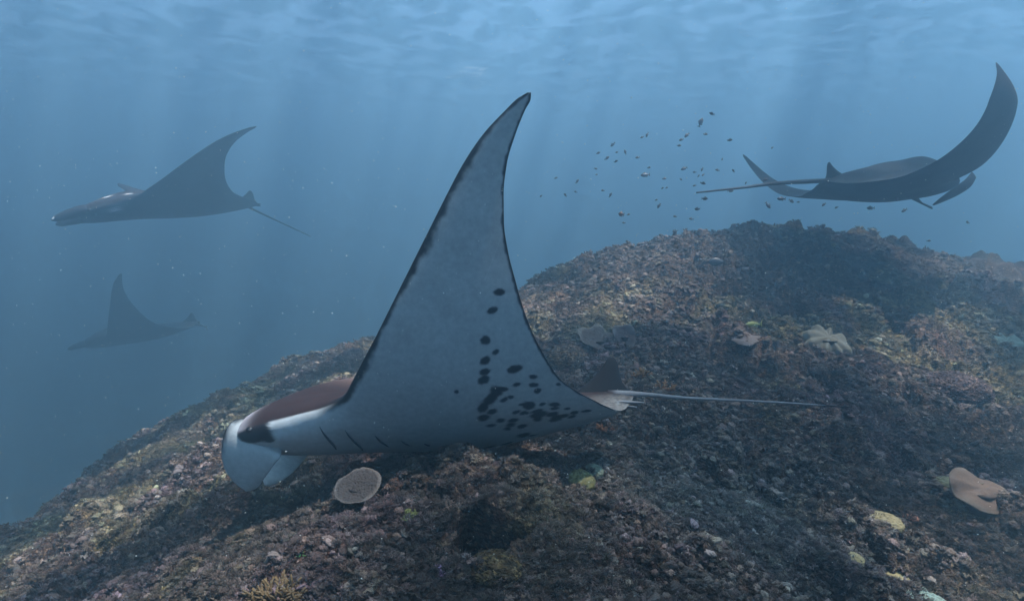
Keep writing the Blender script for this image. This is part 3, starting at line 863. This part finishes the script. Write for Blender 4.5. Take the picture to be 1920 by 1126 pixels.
ruffle_coral('plate_coral', 'flat shaded plate coral halfway up the mound left of the leather coral', 'coral', 1395, 645, 58, (0.13, 0.10, 0.09), folds=6, amp=0.05, cup=0.05, tilt=(R(12), 0, 0), seed=12, thick=0.10, lift=0.35, nodules=0.04)
dome_coral('foliose_coral', 'yellow-brown knobbly coral on the lower lip of the dark hole', 'coral', 925, 1072, 88, 0.42, (0.12, 0.088, 0.045), 9, 0.26, 13, n=96)
ruffle_coral('encrusting_coral', 'pale green crusting coral at the bottom edge right of centre', 'coral', 1725, 1122, 110, (0.24, 0.32, 0.28), folds=8, amp=0.05, cup=-0.15, tilt=(R(8), R(12), 0), seed=15, thick=0.12, lift=0.2, nodules=0.06, yfrac=0.6)
ruffle_coral('encrusting_coral', 'pale mint coral patch high at the right edge', 'coral', 1888, 645, 50, (0.16, 0.23, 0.20), folds=6, amp=0.14, cup=0.0, tilt=(R(18), R(-10), 0), seed=16, thick=0.14, lift=0.25, nodules=0.05)

dome_coral('brain_coral', 'yellow-green brain coral boulder below the near ray', 'coral', 1086, 910, 60, 0.8, (0.22, 0.205, 0.085), 9, 0.07, 3)
dome_coral('brain_coral', 'grey-green knobbly coral beside the yellow-green boulder', 'coral', 1112, 888, 40, 0.6, (0.26, 0.30, 0.22), 8, 0.10, 4)
dome_coral('boulder_coral', 'flat pale yellow knobbly coral near the bottom right', 'coral', 1683, 1090, 54, 0.55, (0.40, 0.33, 0.17), 9, 0.14, 5)
dome_coral('boulder_coral', 'smooth olive boulder left of the pale yellow coral', 'coral', 1602, 1052, 40, 0.6, (0.30, 0.26, 0.13), 3, 0.03, 6)
dome_coral('boulder_coral', 'round dimpled brown coral mound behind the near wing edge', 'coral', 1064, 678, 72, 0.75, (0.20, 0.14, 0.10), 10, 0.14, 7)
dome_coral('boulder_coral', 'small round boulder on the highest point of the reef crest', 'coral', 1340, 412, 36, 0.8, (0.13, 0.10, 0.09), 4, 0.08, 8)
dome_coral('boulder_coral', 'broad dark coral head at the left end of the reef crest', 'coral', 1172, 438, 88, 0.42, (0.14, 0.10, 0.10), 7, 0.12, 9)
dome_coral('boulder_coral', 'dark coral head stepping down left of the reef crest', 'coral', 1120, 450, 60, 0.45, (0.14, 0.11, 0.10), 7, 0.12, 10)
dome_coral('boulder_coral', 'dark rounded coral knoll low on the right slope', 'coral', 1800, 738, 104, 0.6, (0.15, 0.11, 0.11), 16, 0.20, 11)
dome_coral('boulder_coral', 'yellow coral lumps tucked against the tan coral sheet', 'coral', 1778, 915, 46, 0.7, (0.26, 0.22, 0.10), 5, 0.14, 12)
dome_coral('boulder_coral', 'yellowish coral head above the rubble at lower right', 'coral', 1660, 985, 60, 0.5, (0.28, 0.23, 0.12), 7, 0.13, 14)

branch_coral('finger_coral', 'bushy golden-brown finger coral at the bottom left of centre', 'coral', 522, 1122, 96, 0.9, (0.12, 0.075, 0.035), 60, 21, 0.075, tipcol=(0.24, 0.165, 0.08))
branch_coral('staghorn_coral', 'small purple branching coral left of the dark hole', 'coral', 830, 1072, 42, 0.8, (0.24, 0.13, 0.26), 26, 22, 0.08, tipcol=(0.45, 0.32, 0.5))
branch_coral('staghorn_coral', 'small lilac branching coral near the bottom left', 'coral', 488, 1088, 30, 0.8, (0.26, 0.18, 0.28), 20, 23, 0.09, tipcol=(0.42, 0.36, 0.46))
branch_coral('fire_coral', 'orange branching coral right of the dorsal fin tip', 'coral', 1200, 702, 56, 0.7, (0.42, 0.17, 0.04), 40, 24, 0.07, tipcol=(0.62, 0.36, 0.14))
branch_coral('fire_coral', 'orange branching coral just above the tail', 'coral', 1238, 728, 60, 0.6, (0.40, 0.15, 0.04), 40, 25, 0.07, tipcol=(0.56, 0.30, 0.12))
branch_coral('fire_coral', 'amber branching coral above the dorsal fin', 'coral', 1165, 672, 44, 0.7, (0.40, 0.22, 0.08), 34, 26, 0.07, tipcol=(0.60, 0.42, 0.20))
branch_coral('fire_coral', 'rust-red branching coral in the shade under the ray tail end', 'coral', 1140, 802, 56, 0.55, (0.38, 0.12, 0.04), 36, 27, 0.06, tipcol=(0.5, 0.24, 0.1))
branch_coral('fire_coral', 'small orange-red tuft below the tan coral sheet', 'coral', 1703, 972, 34, 0.7, (0.45, 0.16, 0.08), 24, 28, 0.09, tipcol=(0.6, 0.3, 0.2))
branch_coral('soft_coral', 'olive green tuft of soft coral right of the table coral', 'coral', 755, 968, 50, 0.7, (0.20, 0.22, 0.06), 46, 29, 0.06, tipcol=(0.30, 0.33, 0.12))
branch_coral('soft_coral', 'tiny bright green tuft on the reef at lower left', 'coral', 565, 1042, 22, 0.8, (0.14, 0.45, 0.12), 18, 30, 0.10, tipcol=(0.25, 0.6, 0.25))
branch_coral('bush_coral', 'knobbly pinkish-brown bush coral right of the ray tail end', 'coral', 1165, 872, 60, 0.6, (0.26, 0.15, 0.13), 50, 31, 0.09, tipcol=(0.42, 0.30, 0.26))

# ------------------------------------------------------------------ rubble: uncountable coral knobs, stubs and crusts over the whole reef
def ico(sub=1):
    import bmesh
    bm = bmesh.new(); bmesh.ops.create_icosphere(bm, subdivisions=sub, radius=1.0)
    bm.verts.index_update()
    V = np.array([v.co[:] for v in bm.verts]); F = np.array([[v.index for v in f.verts] for f in bm.faces]); bm.free()
    return V, F
def tri(V, F):
    out = []
    for f in (F if isinstance(F, list) else [F]):
        if f.shape[1] == 4: out += [f[:, [0, 1, 2]], f[:, [0, 2, 3]]]
        else: out.append(f)
    return np.asarray(V, float), np.vstack(out)
rg = np.random.default_rng(11)
lib = bpy.data.collections.new('rubble_pieces')       # not linked to the scene: only the scattered pieces show
def piece(k, V, F):
    me = make_mesh('piece', V, F, True); me.materials.append(M_RUBBLE)
    lib.objects.link(bpy.data.objects.new('piece_%02d' % k, me))
iV, iF = ico(4)
def n3(V, f, seed):
    return (fbm(V[:, 0] * f + V[:, 2] * f * 0.7 + seed, V[:, 1] * f - V[:, 2] * f * 0.5, seed, 4) + fbm(V[:, 1] * f + 3.1, V[:, 2] * f + V[:, 0] * f * 0.6 - seed, seed + 5, 4))
np_ = 0
for k in range(6):                                   # craggy lumps
    f = 1 + 0.75 * n3(iV, 1.6, 30 + k) + 0.55 * n3(iV, 5.0, 50 + k)
    w_, c_ = worley(iV[:, 0] * 3.5 + iV[:, 2] * 2, iV[:, 1] * 3.5 - iV[:, 2] * 1.5, k)
    V = iV * (f + 0.20 * (1 - w_))[:, None]; V[:, 2] *= 0.75; V[:, 0] *= 1.2
    piece(np_, V, iF); np_ += 1
for k in range(5):                                   # stubby finger clumps
    V, F = branch_mesh(1.0, 0.8, 22, 40 + k, 0.13, 2, 1.2, 6)
    piece(np_, V + 0.05 * rg.normal(0, 1, V.shape), F); np_ += 1
for k in range(3):                                   # ruffled crusts
    V, F = disc_mesh(8, 40, lambda th: 1 + 0.25 * np.sin(3 * th + k) + 0.12 * np.sin(8 * th), lambda r, th, x, y: 0.2 + 0.30 * r ** 2 * np.sin((4 + k) * th) + 0.25 * fbm(x * 4, y * 4, k, 3), 0.16)
    piece(np_, V, F); np_ += 1
for k in range(4):                                   # open tufts of thin twigs
    V, F = branch_mesh(0.9, 1.0, 26, 60 + k, 0.06, 3, 1.3, 4)
    piece(np_, V, F); np_ += 1
NS = 150000
sr = np.exp(rg.uniform(math.log(1.35), math.log(9.0), NS)); sa = np.radians(rg.uniform(-54, 54, NS))
sx, sy = sr * np.sin(sa), sr * np.cos(sa)
ok = (sx - HOLE[0]) ** 2 + (sy - HOLE[1]) ** 2 > (HOLE[2] * 1.12) ** 2
sr, sx, sy = sr[ok], sx[ok], sy[ok]; NS = len(sx)
sz, scell = reef_h(sx, sy)
scol = reef_color(sx, sy, scell)
patch = fbm(sx * 1.7, sy * 1.7, 91, 2)
sy, sz = lip(sx, sy, sz)
fam = rg.random(NS) + patch * 1.3
idx = np.where(fam < 0.30, rg.integers(0, 6, NS), np.where(fam < 0.62, rg.integers(6, 11, NS), np.where(fam < 0.74, rg.integers(11, 14, NS), rg.integers(14, 18, NS))))
size = (0.0032 + 0.0125 * rg.random(NS) ** 2.6) * (0.70 + 0.13 * sr) * np.where(idx >= 6, 1.35, 1.0)
tone = np.exp(rg.normal(0.34, 0.42, NS))
col = scol * tone[:, None] * (1 + rg.normal(0, 0.06, (NS, 3)))
pale = rg.random(NS) < 0.006
col[pale] = np.array([0.19, 0.175, 0.145]) * rg.uniform(0.6, 1.2, pale.sum())[:, None]
lum = col.mean(1, keepdims=True)
col = np.clip(lum + (col - lum) * 0.75, 0.006, 0.30)
me = bpy.data.meshes.new('coral_rubble')
me.vertices.add(NS)
me.vertices.foreach_set('co', np.stack([sx, sy, sz + size * 0.05], -1).astype(np.float32).ravel())
def attr(name, typ, key, arr):
    a = me.attributes.new(name, typ, 'POINT'); a.data.foreach_set(key, np.ascontiguousarray(arr).ravel())
attr('pigment', 'FLOAT_COLOR', 'color', np.hstack([col, np.ones((NS, 1))]).astype(np.float32))
attr('turn', 'FLOAT_VECTOR', 'vector', np.stack([rg.normal(0, .35, NS), rg.normal(0, .35, NS), rg.uniform(0, 6.28, NS)], -1).astype(np.float32))
attr('size', 'FLOAT', 'value', size.astype(np.float32))
attr('kind_of_piece', 'INT', 'value', idx.astype(np.int32))
rub = link(bpy.data.objects.new('coral_rubble', me))
tag(rub, 'small coral knobs and stubs crusting the reef', kind='stuff')
ng = bpy.data.node_groups.new('scatter_rubble', 'GeometryNodeTree')
ng.interface.new_socket('Geometry', in_out='INPUT', socket_type='NodeSocketGeometry')
ng.interface.new_socket('Geometry', in_out='OUTPUT', socket_type='NodeSocketGeometry')
gi, go = ng.nodes.new('NodeGroupInput'), ng.nodes.new('NodeGroupOutput')
iop = ng.nodes.new('GeometryNodeInstanceOnPoints'); iop.inputs['Pick Instance'].default_value = True
ci = ng.nodes.new('GeometryNodeCollectionInfo'); ci.inputs['Collection'].default_value = lib; ci.inputs['Separate Children'].default_value = True; ci.inputs['Reset Children'].default_value = True
def named(n, t):
    a = ng.nodes.new('GeometryNodeInputNamedAttribute'); a.data_type = t; a.inputs['Name'].default_value = n
    return a.outputs['Attribute']
e2r = ng.nodes.new('FunctionNodeEulerToRotation')
ng.links.new(named('turn', 'FLOAT_VECTOR'), e2r.inputs[0]); ng.links.new(e2r.outputs[0], iop.inputs['Rotation'])
ng.links.new(named('size', 'FLOAT'), iop.inputs['Scale'])
ng.links.new(named('kind_of_piece', 'INT'), iop.inputs['Instance Index'])
ng.links.new(gi.outputs[0], iop.inputs['Points']); ng.links.new(ci.outputs[0], iop.inputs['Instance']); ng.links.new(iop.outputs[0], go.inputs[0])
md = rub.modifiers.new('scatter', 'NODES'); md.node_group = ng
next(n for n in M_RUBBLE.node_tree.nodes if n.type == 'ATTRIBUTE').attribute_type = 'INSTANCER'

# ================================================================== FISH
def fish_mesh(deep=0.30):
    xs = np.array([0.50, 0.47, 0.38, 0.22, 0.02, -0.18, -0.32, -0.38])
    hs = np.array([0.02, 0.10, 0.30, 0.50, 0.52, 0.34, 0.16, 0.12]) * deep
    ph = np.linspace(0, 2 * np.pi, 10, endpoint=False)
    rings = np.stack([np.stack([np.full(10, x), 0.42 * h * np.cos(ph), h * np.sin(ph)], -1) for x, h in zip(xs, hs)])
    parts = [loft(rings)]
    parts.append(blade([(-.36, 0, 0), (-.43, 0, 0), (-.50, 0, 0.02)], [(0, 0, .10 * deep), (0, 0, .32 * deep), (0, 0, .55 * deep)], [(0, .012, 0), (0, .008, 0), (0, .003, 0)], 8))
    parts.append(blade([(.20, 0, .46 * deep), (-.02, 0, .62 * deep), (-.25, 0, .36 * deep)], [(.03, 0, .02), (.05, 0, .10 * deep), (.03, 0, .03)], [(0, .01, 0), (0, .007, 0), (0, .003, 0)], 8))
    parts.append(blade([(.0, 0, -.44 * deep), (-.14, 0, -.52 * deep), (-.26, 0, -.30 * deep)], [(.03, 0, .02), (.04, 0, .06 * deep), (.02, 0, .02)], [(0, .01, 0), (0, .007, 0), (0, .003, 0)], 8))
    return merge(parts)
FZ = [  # zoomed crop of the school: x, y, length, slope
    (1205, 190, 75, 70), (1285, 127, 45, -20), (1415, 317, 45, 10), (1240, 275, 40, 0), (1065, 315, 40, 20), (1105, 283, 55, 40), (1050, 357, 35, 5), (820, 280, 45, 65), (782, 297, 30, 15),
    (572, 350, 45, 40), (468, 410, 35, 20), (530, 447, 45, 35), (595, 470, 35, 25), (600, 405, 20, 10), (662, 403, 40, -70), (750, 443, 35, 10), (833, 515, 30, 10), (805, 568, 75, 5),
    (450, 523, 30, -15), (455, 565, 25, 0), (317, 613, 40, 50), (163, 590, 30, 15), (230, 712, 35, -45), (305, 690, 30, -20), (500, 680, 30, -5), (555, 712, 40, 60), (55, 720, 20, 40),
    (1085, 523, 55, 20), (1160, 548, 30, 0), (1215, 528, 35, 70), (1222, 568, 30, 40), (1190, 575, 20, 50), (1325, 533, 35, -15), (1440, 537, 30, -50), (943, 595, 35, 5), (1063, 600, 20, -30),
    (930, 663, 25, 30), (960, 660, 25, 20), (1160, 645, 30, 15), (1222, 628, 45, -15), (1530, 627, 25, 60), (1420, 683, 50, 0), (1675, 600, 50, 8), (1235, 738, 55, 0), (905, 790, 45, 60),
    (1180, 813, 50, 0), (633, 850, 48, -10), (685, 853, 30, 20), (1020, 867, 35, -10), (1138, 884, 40, -10), (1690, 787, 62, -50), (1785, 740, 65, -3), (1858, 756, 55, -25), (1908, 763, 24, 0),
    (885, 748, 20, 20), (1720, 373, 25, 40), (1360, 455, 20, 80), (652, 912, 30, 0)]
FISH = [(1000 + a / 3.84, 180 + b_ / 3.84, c / 3.84, d) for a, b_, c, d in FZ]
FISH += [(1280 + a / 2.816, 80 + b_ / 2.816, c / 2.816, d) for a, b_, c, d in
         ((745, 855, 28, 40), (812, 870, 22, 30), (992, 873, 46, 0), (1170, 885, 42, 25), (1132, 827, 22, 60), (1505, 948, 30, -20), (1300, 1045, 24, 0))]
special = {0: 'dark fish pointing steeply up, the largest at the top of the school',
           17: 'longest level-swimming dark fish in the left half of the school',
           46: 'plump brown fish hovering just above the left end of the reef crest',
           50: 'dark fish slanting steeply down beneath the right-hand ray',
           51: 'largest level fish directly under the right-hand ray, left of two more',
           55: 'lone tiny fish between the raised tail wing and the curled wing of the right-hand ray'}
fV, fF = fish_mesh(0.42)
dark = np.where(fV[:, 2:3] > 0, 1.0, 1.6) * np.array([0.05, 0.045, 0.055])
f_me = make_mesh('reef_fish', fV, fF, True, dark); f_me.materials.append(M_FISH)
pV, pF = fish_mesh(0.75)
p_me = make_mesh('reef_fish', pV, pF, True, np.repeat([[0.13, 0.06, 0.04]], len(pV), 0)); p_me.materials.append(M_FISH)
rf = np.random.default_rng(5)
for i, (px, py, L, ang) in enumerate(FISH):
    Yd = 5.0 + rf.uniform(-0.4, 1.2) - 0.02 * (L - 10)
    P = at(px, py, Yd)
    o = bpy.data.objects.new('reef_fish', p_me if i == 46 else f_me)
    o.location = tuple(P)
    flip = rf.random() < 0.5
    yaw = R(180 * flip) + rf.uniform(-0.35, 0.35)
    o.rotation_euler = (rf.uniform(-.15, .15), R(ang if flip else -ang), yaw)
    o.scale = (max(L, 6.5) * Yd / FPX * 0.88,) * 3
    link(o)
    tag(o, special.get(i, 'small slim dark fish of the loose school between the near wing and the right-hand ray'), 'fish', 'school of small fish above the reef crest')

def reef_fish_at(label, px, py, L, col, yaw, up, deep):
    P = ground(px, py + 4) + np.array([0, -0.10, 0.05])
    V, F = fish_mesh(deep)
    o = obj('reef_fish', V, F, M_FISH, cols=np.repeat([col], len(V), 0))
    o.location = tuple(P); o.scale = (L * m_per_px(P),) * 3; o.rotation_euler = (0, up, yaw)
    return tag(o, label, 'fish', 'fish close to the reef')
reef_fish_at('slim yellow-green fish low over the mound left of the leather coral', 1403, 612, 34, (0.20, 0.21, 0.05), R(185), 0.05, 0.34)
reef_fish_at('dark fish low over the upper reef slope below the crest', 1337, 495, 32, (0.05, 0.045, 0.05), R(170), 0, 0.5)

# ================================================================== SURFACE FOAM AND DRIFTING SPECKS
def at_surface(px, py):
    d = pixdir(px, py)
    t = (SURFACE_Z - 0.04) / d[2]
    return d * t
def foam_mat():
    m, nt, b = new_mat('sea_foam')
    b.inputs['Base Color'].default_value = (0.9, 0.93, 0.93, 1)
    b.inputs['Roughness'].default_value = 0.8
    tl = nt.nodes.new('ShaderNodeBsdfTranslucent'); tl.inputs['Color'].default_value = (0.95, 0.97, 0.96, 1)
    mx = nt.nodes.new('ShaderNodeMixShader'); mx.inputs['Fac'].default_value = 0.75
    nt.links.new(b.outputs[0], mx.inputs[1]); nt.links.new(tl.outputs[0], mx.inputs[2])
    nt.links.new(mx.outputs[0], nt.nodes['Material Output'].inputs['Surface'])
    return m
M_FOAM = foam_mat()
def foam_blobs(cx, cy_, sx_, sy_, n, size, seed):
    rg = np.random.default_rng(seed)
    parts = []
    for k in range(n):
        x, y = cx + rg.normal(0, sx_), cy_ + rg.normal(0, sy_)
        r = size * rg.uniform(0.4, 1.2)
        a = rg.uniform(0, 6)
        V, F = disc_mesh(3, 10, lambda th: r * (1 + 0.4 * np.sin(2 * th + a) + 0.25 * np.sin(5 * th)), lambda rm, th, xx, yy: 0.02 * (1 - rm ** 2), 0.05)
        parts.append((V + np.array([x, y, SURFACE_Z - 0.10 + 0.02 * rg.random()]), F))
    return merge(parts)
P = at_surface(880, 148)
V, F = foam_blobs(P[0], P[1], 0.50, 1.1, 60, 0.34, 3)
tag(obj('foam_patch', V, F, M_FOAM), 'white patch of foam on the water surface above the near wing tip', 'foam')

specks = []
rs = np.random.default_rng(9)
for k in range(2600):
    Yd = math.exp(rs.uniform(math.log(0.7), math.log(6.0)))
    P = at(rs.uniform(-150, 2070), rs.uniform(-60, 1100), Yd)
    specks.append((P, rs.uniform(0.0004, 0.0010) * (0.5 + 0.5 * Yd ** 0.6)))
oc = np.array([(1, 0, 0), (-1, 0, 0), (0, 1, 0), (0, -1, 0), (0, 0, 1), (0, 0, -1)], float)
of = np.array([(0, 2, 4), (2, 1, 4), (1, 3, 4), (3, 0, 4), (2, 0, 5), (1, 2, 5), (3, 1, 5), (0, 3, 5)])
keep = []
sp = np.array([p for p, _ in specks]); gz, _ = reef_h(sp[:, 0], sp[:, 1], False)
Vs, Fs, n = [], [], 0
for (p, r), z in zip(specks, gz):
    if p[2] < z + 0.06: continue
    Vs.append(oc * r + p); Fs.append(of + 6 * n); n += 1
M_SPECK = plain_mat('plankton', (0.75, 0.78, 0.74), 0.8, 0.2, noise_amt=0.1, bump=0.0)
tag(obj('marine_snow', np.vstack(Vs), np.vstack(Fs), M_SPECK, smooth=False), 'tiny pale specks of plankton drifting in the water', kind='stuff')
